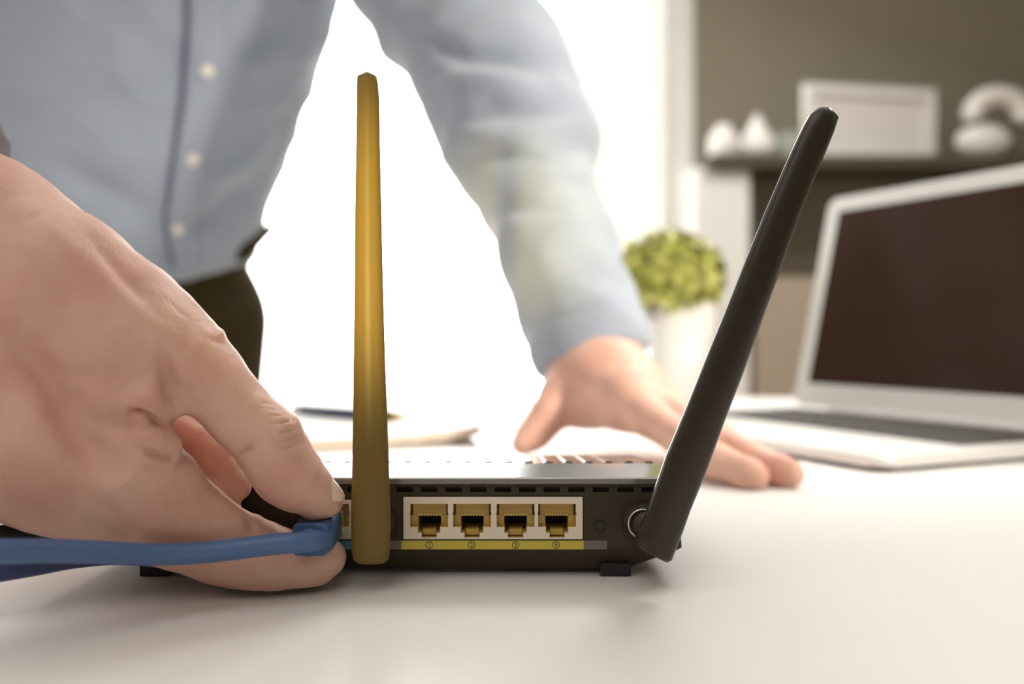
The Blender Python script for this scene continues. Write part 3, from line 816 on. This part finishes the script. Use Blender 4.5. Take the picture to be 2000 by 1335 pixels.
c2 = cable('patch_cable', [(560, 1093, .3165, .0027), (470, 1096, .314, .0027), (345, 1094, .309, .0028), (240, 1084, .300, .003), (150, 1090, .290, .003), (60, 1106, .280, .003), (-40, 1122, .270, .003), (-300, 1160, .262, .003), (-800, 1200, .26, .003)], 'navy_cable')
c2['category'] = 'cable'; c2['label'] = 'dark blue cable dipping to the desk behind the bright blue cable'
c3 = cable('power_cord', [(250, 1030, .3185, .0022), (230, 1032, .308, .0022), (150, 1043, .298, .0024), (60, 1041, .288, .0024), (-60, 1042, .276, .0024), (-400, 1060, .262, .0024), (-900, 1130, .255, .0024)], 'rubber')
c3['category'] = 'cable'; c3['label'] = 'thin black power cord between the wrist and the blue cable'

# ================================================================== PERSON
person = empty('person', (-0.48, 1.38, 0))
body_parts = []
def pr(px, py, d, rpx): return (tuple(P(px, py, d)), rpx / F * d)
def chain(fd, lst, k=.004, sc=None):
    for a, b in zip(lst, lst[1:]):
        A, ra = pr(*a); B, rb = pr(*b); fd.cone(A, B, ra, rb, k, False, sc)

# --- near hand (the man's right), holding the plug
fd = Field((-.235, .205, TABLE + .002), (-.046, .395, TABLE + .182), .00085)
K = .006
# thumb: metacarpal, proximal, distal
chain(fd, [(-330, 330, .300, 135), (-60, 470, .290, 165), (110, 572, .285, 148), (250, 655, .285, 125), (345, 712, .288, 99)], .010)
chain(fd, [(345, 712, .288, 99), (395, 752, .291, 84), (453, 806, .294, 69), (505, 852, .296, 64), (522, 868, .2965, 65), (553, 918, .2975, 61), (585, 950, .299, 55), (618, 969, .301, 39), (644, 981, .3025, 24)], .005)
# index finger: metacarpal, proximal, middle, distal
chain(fd, [(-330, 620, .300, 190), (-80, 760, .292, 215), (100, 855, .288, 168), (215, 930, .290, 122), (320, 990, .295, 95), (400, 1030, .299, 82)], .010)
chain(fd, [(400, 1030, .299, 82), (455, 1060, .302, 77), (520, 1090, .304, 64), (575, 1098, .305, 50), (620, 1091, .306, 41), (650, 1087, .3065, 25)], .006)
# palm between them
chain(fd, [(-330, 470, .315, 230), (0, 660, .312, 260), (120, 740, .312, 190)], .016)
chain(fd, [(110, 770, .290, 110), (215, 800, .288, 78), (262, 800, .288, 62)], .010)
HOL = [(357, 822, 8), (364, 836, 12), (373, 848, 15), (383, 862, 19), (394, 877, 21), (408, 893, 23), (424, 908, 24), (438, 922, 23), (453, 942, 20), (467, 960, 16), (480, 977, 13), (498, 992, 10), (525, 1005, 9), (552, 1012, 8), (580, 1018, 8)]
for (qx, qy, qr) in HOL:
    fd.cone(P(qx, qy, .24), P(qx, qy, .3125), qr / F * .27, qr / F * .31, .004, True)
# bunched web skin between thumb and index
chain(fd, [(225, 768, .2745, 60), (290, 778, .2735, 45), (311, 790, .277, 34)], .003)
chain(fd, [(225, 862, .275, 50), (288, 860, .2745, 41), (322, 872, .279, 33)], .0025)
chain(fd, [(250, 915, .277, 56), (335, 938, .288, 44)], .006)
# middle, ring and little finger curled behind
chain(fd, [(-60, 720, .330, 120), (150, 790, .332, 62), (290, 828, .328, 46), (385, 862, .322, 44), (436, 898, .316, 42), (460, 944, .3105, 34)], .004)
chain(fd, [(-90, 690, .345, 110), (100, 760, .347, 60), (260, 770, .343, 66), (385, 795, .338, 62), (455, 842, .334, 50), (520, 880, .330, 36)], .004)
chain(fd, [(-110, 690, .362, 80), (70, 720, .370, 50), (200, 700, .366, 64), (350, 730, .362, 60), (435, 790, .358, 48), (500, 845, .352, 36)], .004)
# creases: web fold, thumb base, nail bed
def crease(pts, d_, r, k=.002):
    for a, b in zip(pts, pts[1:]):
        fd.cone(P(*a, d_), P(*b, d_), r, r, k, True)
co, fc = fd.mesh(); co = laplace(co, fc, 3, .5)
co = ridges(co, fc, [
    ([(240, 812), (256, 803), (274, 805), (300, 820), (330, 831)], 6, -.0042),
    ([(275, 885), (300, 892), (335, 897), (358, 896)], 6, -.0030),
    ([(314, 670), (325, 720), (335, 770), (343, 800)], 15, -.0035),
    ([(345, 720), (372, 790), (410, 835)], 22, -.0015),
    ([(290, 625), (345, 690)], 40, .0012),
    ([(170, 960), (230, 1010), (270, 1056)], 16, -.0016),
    ([(60, 700), (150, 850), (240, 950)], 36, -.0036),
    ([(40, 400), (170, 520), (270, 620), (330, 680)], 24, .0016),
    ([(20, 470), (120, 560), (210, 680)], 22, -.0012),
    ([(150, 430), (240, 540), (300, 600)], 14, -.0009),
    ([(0, 560), (80, 650), (170, 760)], 26, .0010),
    ([(-20, 640), (90, 740), (150, 840)], 20, -.0010),
    ([(0, 395), (60, 375), (95, 355)], 7, -.0007), ([(0, 440), (70, 425), (120, 395)], 6, -.0005),
    ([(455, 893), (480, 880), (495, 868)], 9, -.0010),
    ([(458, 890), (478, 880), (500, 870)], 6, -.0009), ([(478, 1003), (490, 1020), (498, 1045)], 8, -.0010),
    ([(262, 780), (290, 775), (312, 788)], 12, .0010), ([(268, 850), (300, 845), (330, 862)], 10, .0010),
    ([(255, 873), (290, 882), (315, 884)], 7, -.0009),
    # knuckle wrinkles of the thumb
    ([(505, 785), (530, 788), (548, 792)], 3.5, -.0005), ([(512, 797), (538, 800), (556, 800)], 3.5, -.0006),
    ([(520, 812), (545, 812), (566, 812)], 3.5, -.0007), ([(528, 828), (552, 826), (576, 824)], 4, -.0008),
    ([(534, 846), (556, 842), (582, 838)], 4, -.0008), ([(540, 862), (560, 858), (585, 852)], 4, -.0007),
    ([(546, 876), (566, 872), (588, 866)], 4, -.0006), ([(524, 815), (530, 845), (545, 874)], 5, -.0006),
    ([(400, 655), (424, 668), (446, 672)], 4, -.0005), ([(330, 590), (350, 612), (365, 620)], 4, -.0004),
])
# knuckle bumps on the outline and a fine skin grain
nr = normals(co, fc); X_, Y_ = proj(co)
for (bx2, by2, br, am) in ((566, 826, 20, .0013), (428, 652, 10, .0012), (575, 850, 14, .0006), (538, 1122, 26, .0012)):
    g = np.exp(-((X_ - bx2) ** 2 + (Y_ - by2) ** 2) / br ** 2); co = co + nr * (g * am)[:, None]
ns = np.array([noise.noise(Vector(c) * 90) * .0005 + noise.noise(Vector(c) * 260) * .00018 for c in co])
co = co + nr * ns[:, None]
body_parts.append((co, fc))

# --- far hand (the man's left), leaning on the desk
fd = Field((-.005, .47, TABLE - .001), (.175, .80, TABLE + .135), .0017)
chain(fd, [(1110, 540, .77, 62), (1135, 620, .73, 62), (1160, 690, .70, 72)], .01, None)
chain(fd, [(1160, 690, .70, 72), (1170, 745, .665, 64), (1232, 790, .615, 46), (1268, 818, .585, 36)], .014)      # index metacarpal
chain(fd, [(1170, 700, .70, 60), (1215, 745, .660, 54), (1290, 797, .612, 40)], .014)                            # middle metacarpal
chain(fd, [(1190, 700, .71, 50), (1245, 755, .67, 44), (1300, 790, .645, 36)], .014)                            # ring metacarpal
chain(fd, [(1200, 700, .72, 44), (1260, 770, .69, 38), (1290, 795, .675, 30)], .014)                            # little metacarpal
chain(fd, [(1268, 818, .585, 36), (1345, 868, .545, 34), (1405, 902, .522, 33), (1462, 926, .5075, 31), (1478, 932, .504, 25)], .004)
chain(fd, [(1290, 797, .612, 38), (1385, 852, .560, 35), (1460, 893, .532, 32), (1528, 920, .5135, 30), (1545, 926, .5095, 26)], .004)
chain(fd, [(1300, 790, .645, 34), (1370, 826, .608, 30), (1410, 850, .590, 27), (1435, 868, .578, 25)], .004)
chain(fd, [(1290, 795, .675, 28), (1340, 805, .655, 26), (1385, 825, .640, 24)], .004)
chain(fd, [(1130, 730, .69, 52), (1100, 775, .668, 44), (1072, 812, .655, 33), (1044, 846, .648, 27), (1020, 866, .642, 22)], .010)
chain(fd, [(1140, 740, .685, 50), (1150, 790, .665, 34), (1200, 800, .635, 32)], .016)
co, fc = fd.mesh(); co = laplace(co, fc, 2, .5)
co[:, 2] = np.maximum(co[:, 2], TABLE + .0006)
body_parts.append((co, fc))

# --- trunk, head, arms, legs under the clothes
RSH, LSH = Vector((-.60, 1.00, 1.36)), Vector((-.215, 1.14, 1.37))
REL, LEL = Vector((-.56, .66, 1.08)), P(992, 205, .92)
RWR, LWR = P(-330, 430, .305), P(1110, 540, .77)
TOR = [  # z, cx, cy, half width, half depth, yaw
    (.80, -.552, 1.370, .172, .115, .25), (.90, -.547, 1.355, .162, .112, .25), (.96, -.530, 1.315, .160, .110, .25), (1.02, -.508, 1.270, .168, .112, .25),
    (1.10, -.482, 1.225, .185, .115, .25), (1.16, -.462, 1.190, .200, .118, .25), (1.22, -.444, 1.155, .210, .118, .25), (1.30, -.430, 1.115, .210, .115, .25), (1.38, -.405, 1.085, .180, .095, .25), (1.44, -.400, 1.06, .07, .07, .25)]
fd = Field((-.90, .24, .02), (.10, 1.62, 1.82), .0085)
fd.stack([(q[0], q[1], q[2], q[3] - .010, q[4] - .008, q[5]) for q in TOR], .02)
for a, b, ra, rb in ((RSH, REL, .056, .044), (REL, RWR, .043, .034), (LSH, LEL, .056, .044), (LEL, LWR, .042, .032),
                     (Vector((-.40, 1.07, 1.40)), Vector((-.395, .99, 1.52)), .062, .058),
                     (RSH, Vector((-.41, 1.06, 1.40)), .06, .06), (LSH, Vector((-.40, 1.08, 1.40)), .06, .06),
                     (Vector((-0.645, 1.37, .86)), Vector((-0.655, 1.36, .47)), .088, .060), (Vector((-0.655, 1.36, .47)), Vector((-0.655, 1.40, .09)), .058, .042),
                     (Vector((-0.465, 1.40, .86)), Vector((-0.475, 1.38, .47)), .088, .060), (Vector((-0.475, 1.38, .47)), Vector((-0.475, 1.42, .09)), .058, .042),
                     (Vector((-0.655, 1.40, .07)), Vector((-0.655, 1.26, .055)), .040, .032), (Vector((-0.475, 1.42, .07)), Vector((-0.475, 1.28, .055)), .040, .032)):
    fd.cone(a, b, ra, rb, .03)
HC = Vector((-.37, .93, 1.63))
co, fc = fd.mesh(); co = laplace(co, fc, 1, .5)
body_parts.append((co, fc))
# head, turned down towards the hands
fd = Field((-.50, .78, 1.46), (-.24, 1.08, 1.78), .0034)
fd.cone(Vector((-.395, .99, 1.47)), HC + Vector((0, .02, -.05)), .058, .056, .02)
fd.cone(HC + Vector((0, .03, .02)), HC + Vector((0, -.005, .01)), .088, .084, .02)
fd.cone(HC + Vector((0, -.02, -.02)), HC + Vector((.0, -.045, -.080)), .066, .036, .03)
fd.cone(HC + Vector((-.045, -.055, -.018)), HC + Vector((.045, -.055, -.018)), .026, .026, .02)
fd.cone(HC + Vector((-.040, -.078, .034)), HC + Vector((.040, -.078, .034)), .010, .010, .012)
fd.cone(HC + Vector((0, -.084, .020)), HC + Vector((0, -.112, -.022)), .008, .0105, .007)
for sx in (-1, 1):
    fd.cone(HC + Vector((sx * .006, -.104, -.027)), HC + Vector((sx * .013, -.100, -.027)), .007, .006, .004)
    fd.cone(HC + Vector((sx * .088, .020, .020)), HC + Vector((sx * .086, .012, -.022)), .013, .009, .005, False, ((1, 0, 0), .5))
    fd.cone(HC + Vector((sx * .029, -.094, .014)), HC + Vector((sx * .037, -.090, .014)), .0115, .0105, .008, True)
    fd.cone(HC + Vector((sx * .026, -.084, .0235)), HC + Vector((sx * .040, -.079, .0225)), .0045, .004, .003)
fd.cone(HC + Vector((-.019, -.086, -.050)), HC + Vector((.019, -.086, -.050)), .0055, .0055, .004)
fd.cone(HC + Vector((-.016, -.085, -.059)), HC + Vector((.016, -.085, -.059)), .0062, .0062, .004)
fd.cone(HC + Vector((-.022, -.095, -.0545)), HC + Vector((.022, -.095, -.0545)), .0022, .0022, .002, True)
co, fc = fd.mesh(); co = laplace(co, fc, 1, .5)
body_parts.append((co, fc))
body = np_mesh('body', body_parts, 'skin'); inv_parent(body, person)
# hair
fd = Field((-.50, .80, 1.52), (-.24, 1.10, 1.78), .006)
fd.cone(HC + Vector((0, .035, .035)), HC + Vector((0, .0, .045)), .092, .080, .02)
fd.cone(HC + Vector((0, .06, .0)), HC + Vector((0, .07, -.05)), .075, .055, .02)
co, fc = fd.mesh(); nr = normals(co, fc)
co = co + nr * np.array([noise.noise(Vector(c) * 60) * .006 for c in co])[:, None]
inv_parent(np_mesh('hair', [(co, fc)], 'hair'), person)
# thumbnail and fingernail
def nail(px, py, d, dirv, nrmv, L, W3, nm='fingernail'):
    a_ = Vector(dirv).normalized(); n_ = Vector(nrmv); n_ = (n_ - a_ * n_.dot(a_)).normalized(); b_ = a_.cross(n_)
    c = d if isinstance(d, Vector) else P(px, py, d); bm = bmesh.new(); bmesh.ops.create_uvsphere(bm, u_segments=20, v_segments=12, radius=1)
    for v in bm.verts:
        x, y, z = v.co; v.co = c + a_ * x * L + b_ * y * W3 + n_ * (z * .0012 - (y * y) * W3 * .35)
    o_ = from_bm(nm, bm, 'nail', None, True); inv_parent(o_, person); return o_
tdir = P(664, 975, .302) - P(618, 930, .299)
nn = Vector((.62, -.38, .70)).normalized()
nail(0, 0, P(629, 962, .3000) + nn * .0044, tdir, nn, .0070, .0046)
# eyes and eyebrows
for sx in (-1, 1):
    ec = HC + Vector((sx * .033, -.0755, .014))
    bm = bmesh.new(); bmesh.ops.create_uvsphere(bm, u_segments=20, v_segments=12, radius=.0110)
    o_ = from_bm('eye', bm, 'paper', None, True); o_.location = ec; inv_parent(o_, person)
    bm = bmesh.new(); bmesh.ops.create_uvsphere(bm, u_segments=16, v_segments=10, radius=.0050)
    ir = from_bm('iris', bm, 'shoe', None, True); ir.parent = o_; ir.location = (0, -.0072, -.0018)
    o_ = from_bm('eyebrow', tube_mesh([HC + Vector((sx * .014, -.092, .038)), HC + Vector((sx * .032, -.090, .044)), HC + Vector((sx * .050, -.078, .038))], [.003, .0038, .002], 8), 'hair', None, True)
    inv_parent(o_, person)

# --- shirt
fd = Field((-.92, .38, .775), (.22, 1.56, 1.50), .0052)
SH = []
# right-hand silhouette of the torso follows these sections
for (z, cx, cy, a, b, yw) in TOR[1:]:
    SH.append((z, cx, cy, a + .016, b + .016, yw))
SH[0] = (.87, -.551, 1.355, .182, .132, .25)
SH[1] = (.95, -.538, 1.315, .176, .130, .25)
fd.stack(SH, .02)
def cc(a, b, ra, rb, k=.03): fd.cone(a, b, ra, rb, k)
cc(RSH, REL, .072, .060); cc(REL, P(-300, 300, .335), .060, .052)
cc(RSH, Vector((-.41, 1.06, 1.39)), .075, .07); cc(LSH, Vector((-.40, 1.08, 1.39)), .075, .07)
def sl(px, py, d, rpx): return P(px, py, d), rpx / F * d
SLV = [(770, -130, 1.06, 142), (868, 10, 1.00, 144), (945, 110, .95, 146), (985, 190, .92, 146), (1018, 285, .885, 144), (1052, 390, .85, 116), (1088, 490, .80, 110), (1123, 590, .75, 106), (1150, 670, .715, 103), (1166, 725, .695, 101)]
A0, r0 = sl(*SLV[0]); cc(LSH, A0, .082, r0, .03)
for a, b in zip(SLV, SLV[1:]):
    A, ra = sl(*a); B, rb = sl(*b)
    cc(A, B, ra, rb, .012)
# open the cuff: cut flat just below its rim and hollow it
cA, cB = P(1157, 692, .705), P(1170, 730, .69)
axis = (P(1160, 700, .70) - P(1123, 590, .75)).normalized()
fdG = fd.grid((slice(None),) * 3)
# plane that ends the sleeve, tilted as the rim is in view: low at left, high at right
pL, pR = P(1050, 738, .70), P(1262, 672, .70)
u_ = (pR - pL).normalized(); n_ = u_.cross(Vector((0, 1, -.30)).normalized()).normalized()
if n_.z > 0: n_ = -n_
pl_d = (fdG[0] - pL.x) * n_.x + (fdG[1] - pL.y) * n_.y + (fdG[2] - pL.z) * n_.z
near = ((fdG[0] - cA.x) ** 2 + (fdG[1] - cA.y) ** 2 + (fdG[2] - cA.z) ** 2) < .16 ** 2
fd.v = np.where(near, np.maximum(fd.v, pl_d), fd.v).astype(np.float32)
xx = fdG[0]; zc2 = .897 + np.clip((xx + .445) / .105, 0, 1.4) ** 1.6 * .062 - .012 * np.clip((xx + .70) / -.1, 0, 1)
cutv = np.broadcast_to(zc2 - fdG[2], fd.v.shape)
fd.v = np.where((fdG[1] > 1.0) & (fdG[2] < 1.04), np.maximum(fd.v, cutv), fd.v).astype(np.float32)
A, _ = sl(1164, 712, .698, 0); B, _ = sl(1180, 760, .685, 0)
fd.cone(A, B, .028, .033, .003, True)
co, fc = fd.mesh(); co = laplace(co, fc, 2, .5)
nr = normals(co, fc)
def cloth_noise(c):
    q = Vector((c[0] * 9 + c[2] * 5, c[1] * 9, c[2] * 13 - c[0] * 7))
    v = noise.noise(q); q2 = Vector((c[0] * 22 + c[2] * 14, c[1] * 22, c[2] * 30 - c[0] * 12))
    return (1 - abs(v) * 2.2) * .0050 + noise.noise(q2) * .0028
am = np.array([cloth_noise(c) for c in co]); co = co + nr * am[:, None]
co = ridges(co, fc, [
    # torso
    ([(330, 470), (420, 420), (520, 330)], 22, -.010), ([(400, 500), (470, 450), (520, 400)], 18, .008),
    ([(400, 380), (470, 330), (540, 250)], 20, .008), ([(0, 200), (150, 190), (320, 170)], 30, -.008),
    ([(100, 330), (200, 370), (300, 420)], 24, -.010), ([(60, 260), (180, 300), (300, 320)], 26, .007),
    ([(420, 120), (500, 90), (590, 20)], 26, -.007), ([(0, 90), (160, 110), (300, 90)], 30, .006),
    # sleeve
    ([(800, 60), (900, 110), (1060, 120)], 22, -.010), ([(830, 180), (930, 150), (1060, 170)], 24, .010),
    ([(860, 250), (960, 215), (1080, 215)], 18, -.010), ([(900, 260), (1000, 270), (1120, 240)], 20, .009),
    ([(880, 330), (1000, 300), (1130, 290)], 18, -.009), ([(960, 400), (1060, 350), (1160, 330)], 18, .007),
    ([(930, 420), (1040, 400), (1150, 400)], 18, -.006), ([(1000, 520), (1100, 470), (1190, 460)], 26, .004),
    ([(1020, 640), (1120, 610), (1235, 575)], 9, -.003),
])
shirt = np_mesh('shirt', [(co, fc)], 'shirt'); 
bv = raycaster(shirt)
inv_parent(shirt, person)
def ribbon(name, L, R, off, th, m):
    bm = bmesh.new(); a0 = []; 
    def interp(pl_, n=40):
        out = []
        for i in range(n + 1):
            t = i / n * (len(pl_) - 1); k = min(int(t), len(pl_) - 2); f_ = t - k
            out.append((pl_[k][0] * (1 - f_) + pl_[k + 1][0] * f_, pl_[k][1] * (1 - f_) + pl_[k + 1][1] * f_))
        return out
    l, r = interp(L), interp(R); rows = []
    for (x0, y0_), (x1, y1_) in zip(l, r):
        row = []
        for j in range(6):
            t = j / 5; h_, n2 = hit(bv, x0 + (x1 - x0) * t, y0_ + (y1_ - y0_) * t)
            if h_ is None: row = None; break
            row.append((h_, n2))
        if row: rows.append(row)
    g = [[bm.verts.new(h_ + n2 * off) for h_, n2 in row] for row in rows]
    g2 = [[bm.verts.new(h_ - n2 * th) for h_, n2 in row] for row in rows]
    for i in range(len(g) - 1):
        for j in range(5):
            bm.faces.new((g[i][j], g[i][j + 1], g[i + 1][j + 1], g[i + 1][j])); bm.faces.new((g2[i][j], g2[i + 1][j], g2[i + 1][j + 1], g2[i][j + 1]))
        for j in (0, 5): bm.faces.new((g[i][j], g[i + 1][j], g2[i + 1][j], g2[i][j]))
    for i in (0, -1):
        for j in range(5): bm.faces.new((g[i][j], g[i][j + 1], g2[i][j + 1], g2[i][j]))
    o_ = from_bm(name, bm, m, None, True); inv_parent(o_, person); return o_
ribbon('placket', [(366, -230), (372, -60), (370, 60), (362, 180), (342, 320), (325, 430), (338, 520)], [(430, -230), (440, -60), (436, 60), (428, 180), (402, 320), (385, 430), (385, 515)], .004, .004, 'shirt')
ribbon('placket_edge_shade', [(356, -230), (362, -60), (360, 60), (352, 180), (334, 310), (318, 430), (334, 522)], [(370, -230), (376, -60), (374, 60), (366, 180), (346, 310), (328, 430), (345, 522)], .003, .004, 'placket_shade')  # dark ribbon in place of the shadow beside the placket
for (px, py) in ((400, -205), (408, -45), (405, 135), (375, 308), (345, 445)):
    h_, n2 = hit(bv, px, py)
    if h_ is None: continue
    b_ = from_bm('button', lathe([(0, 0), (.0066, 0), (.0070, .001), (.0066, .0022), (.0050, .0018), (0, .0018)], 20), 'button', None, True)
    b_.rotation_euler = n2.to_track_quat('Z', 'Y').to_euler(); b_.location = h_ + n2 * .0042; inv_parent(b_, person)

# --- trousers
fd = Field((-.84, 1.12, .04), (-.26, 1.60, 1.02), .006)
fd.stack([(.70, -.558, 1.365, .166, .125, .25), (.80, -.553, 1.365, .165, .126, .25), (.88, -.550, 1.350, .160, .116, .25), (.945, -.535, 1.325, .156, .108, .25), (.985, -.525, 1.31, .150, .104, .25)], .02)
for a, b, ra, rb in ((Vector((-0.645, 1.37, .84)), Vector((-0.655, 1.36, .47)), .105, .080), (Vector((-0.655, 1.36, .47)), Vector((-0.655, 1.40, .08)), .080, .066),
                     (Vector((-0.470, 1.40, .84)), Vector((-0.475, 1.38, .47)), .105, .080), (Vector((-0.475, 1.38, .47)), Vector((-0.475, 1.42, .08)), .080, .066)):
    fd.cone(a, b, ra, rb, .03)
# waistband corner that sticks out at the back
fd.cone(P(470, 485, 1.30), P(530, 445, 1.33), .020, .008, .012)
co, fc = fd.mesh(); nr = normals(co, fc)
co = co + nr * np.array([noise.noise(Vector((c[0] * 9, c[1] * 9, c[2] * 5))) * .006 for c in co])[:, None]
tr_ = np_mesh('trousers', [(co, fc)], 'trouser'); inv_parent(tr_, person)
for x_ in (-.655, -.475):
    bm = hull([(x_ + sx * w3, y_, z_) for sx in (-1, 1) for (w3, y_, z_) in ((.034, 1.46, 0), (.046, 1.22, 0), (.034, 1.17, 0), (.032, 1.46, .07), (.03, 1.38, .10), (.034, 1.24, .05), (.026, 1.17, .03))])
    bmesh.ops.subdivide_edges(bm, edges=bm.edges, cuts=1, use_grid_fill=True)
    o_ = from_bm('shoe', bm, 'shoe', None, True); inv_parent(o_, person)
tag(person, 'person in a pale blue shirt leaning on the desk while plugging in a cable', 'person')
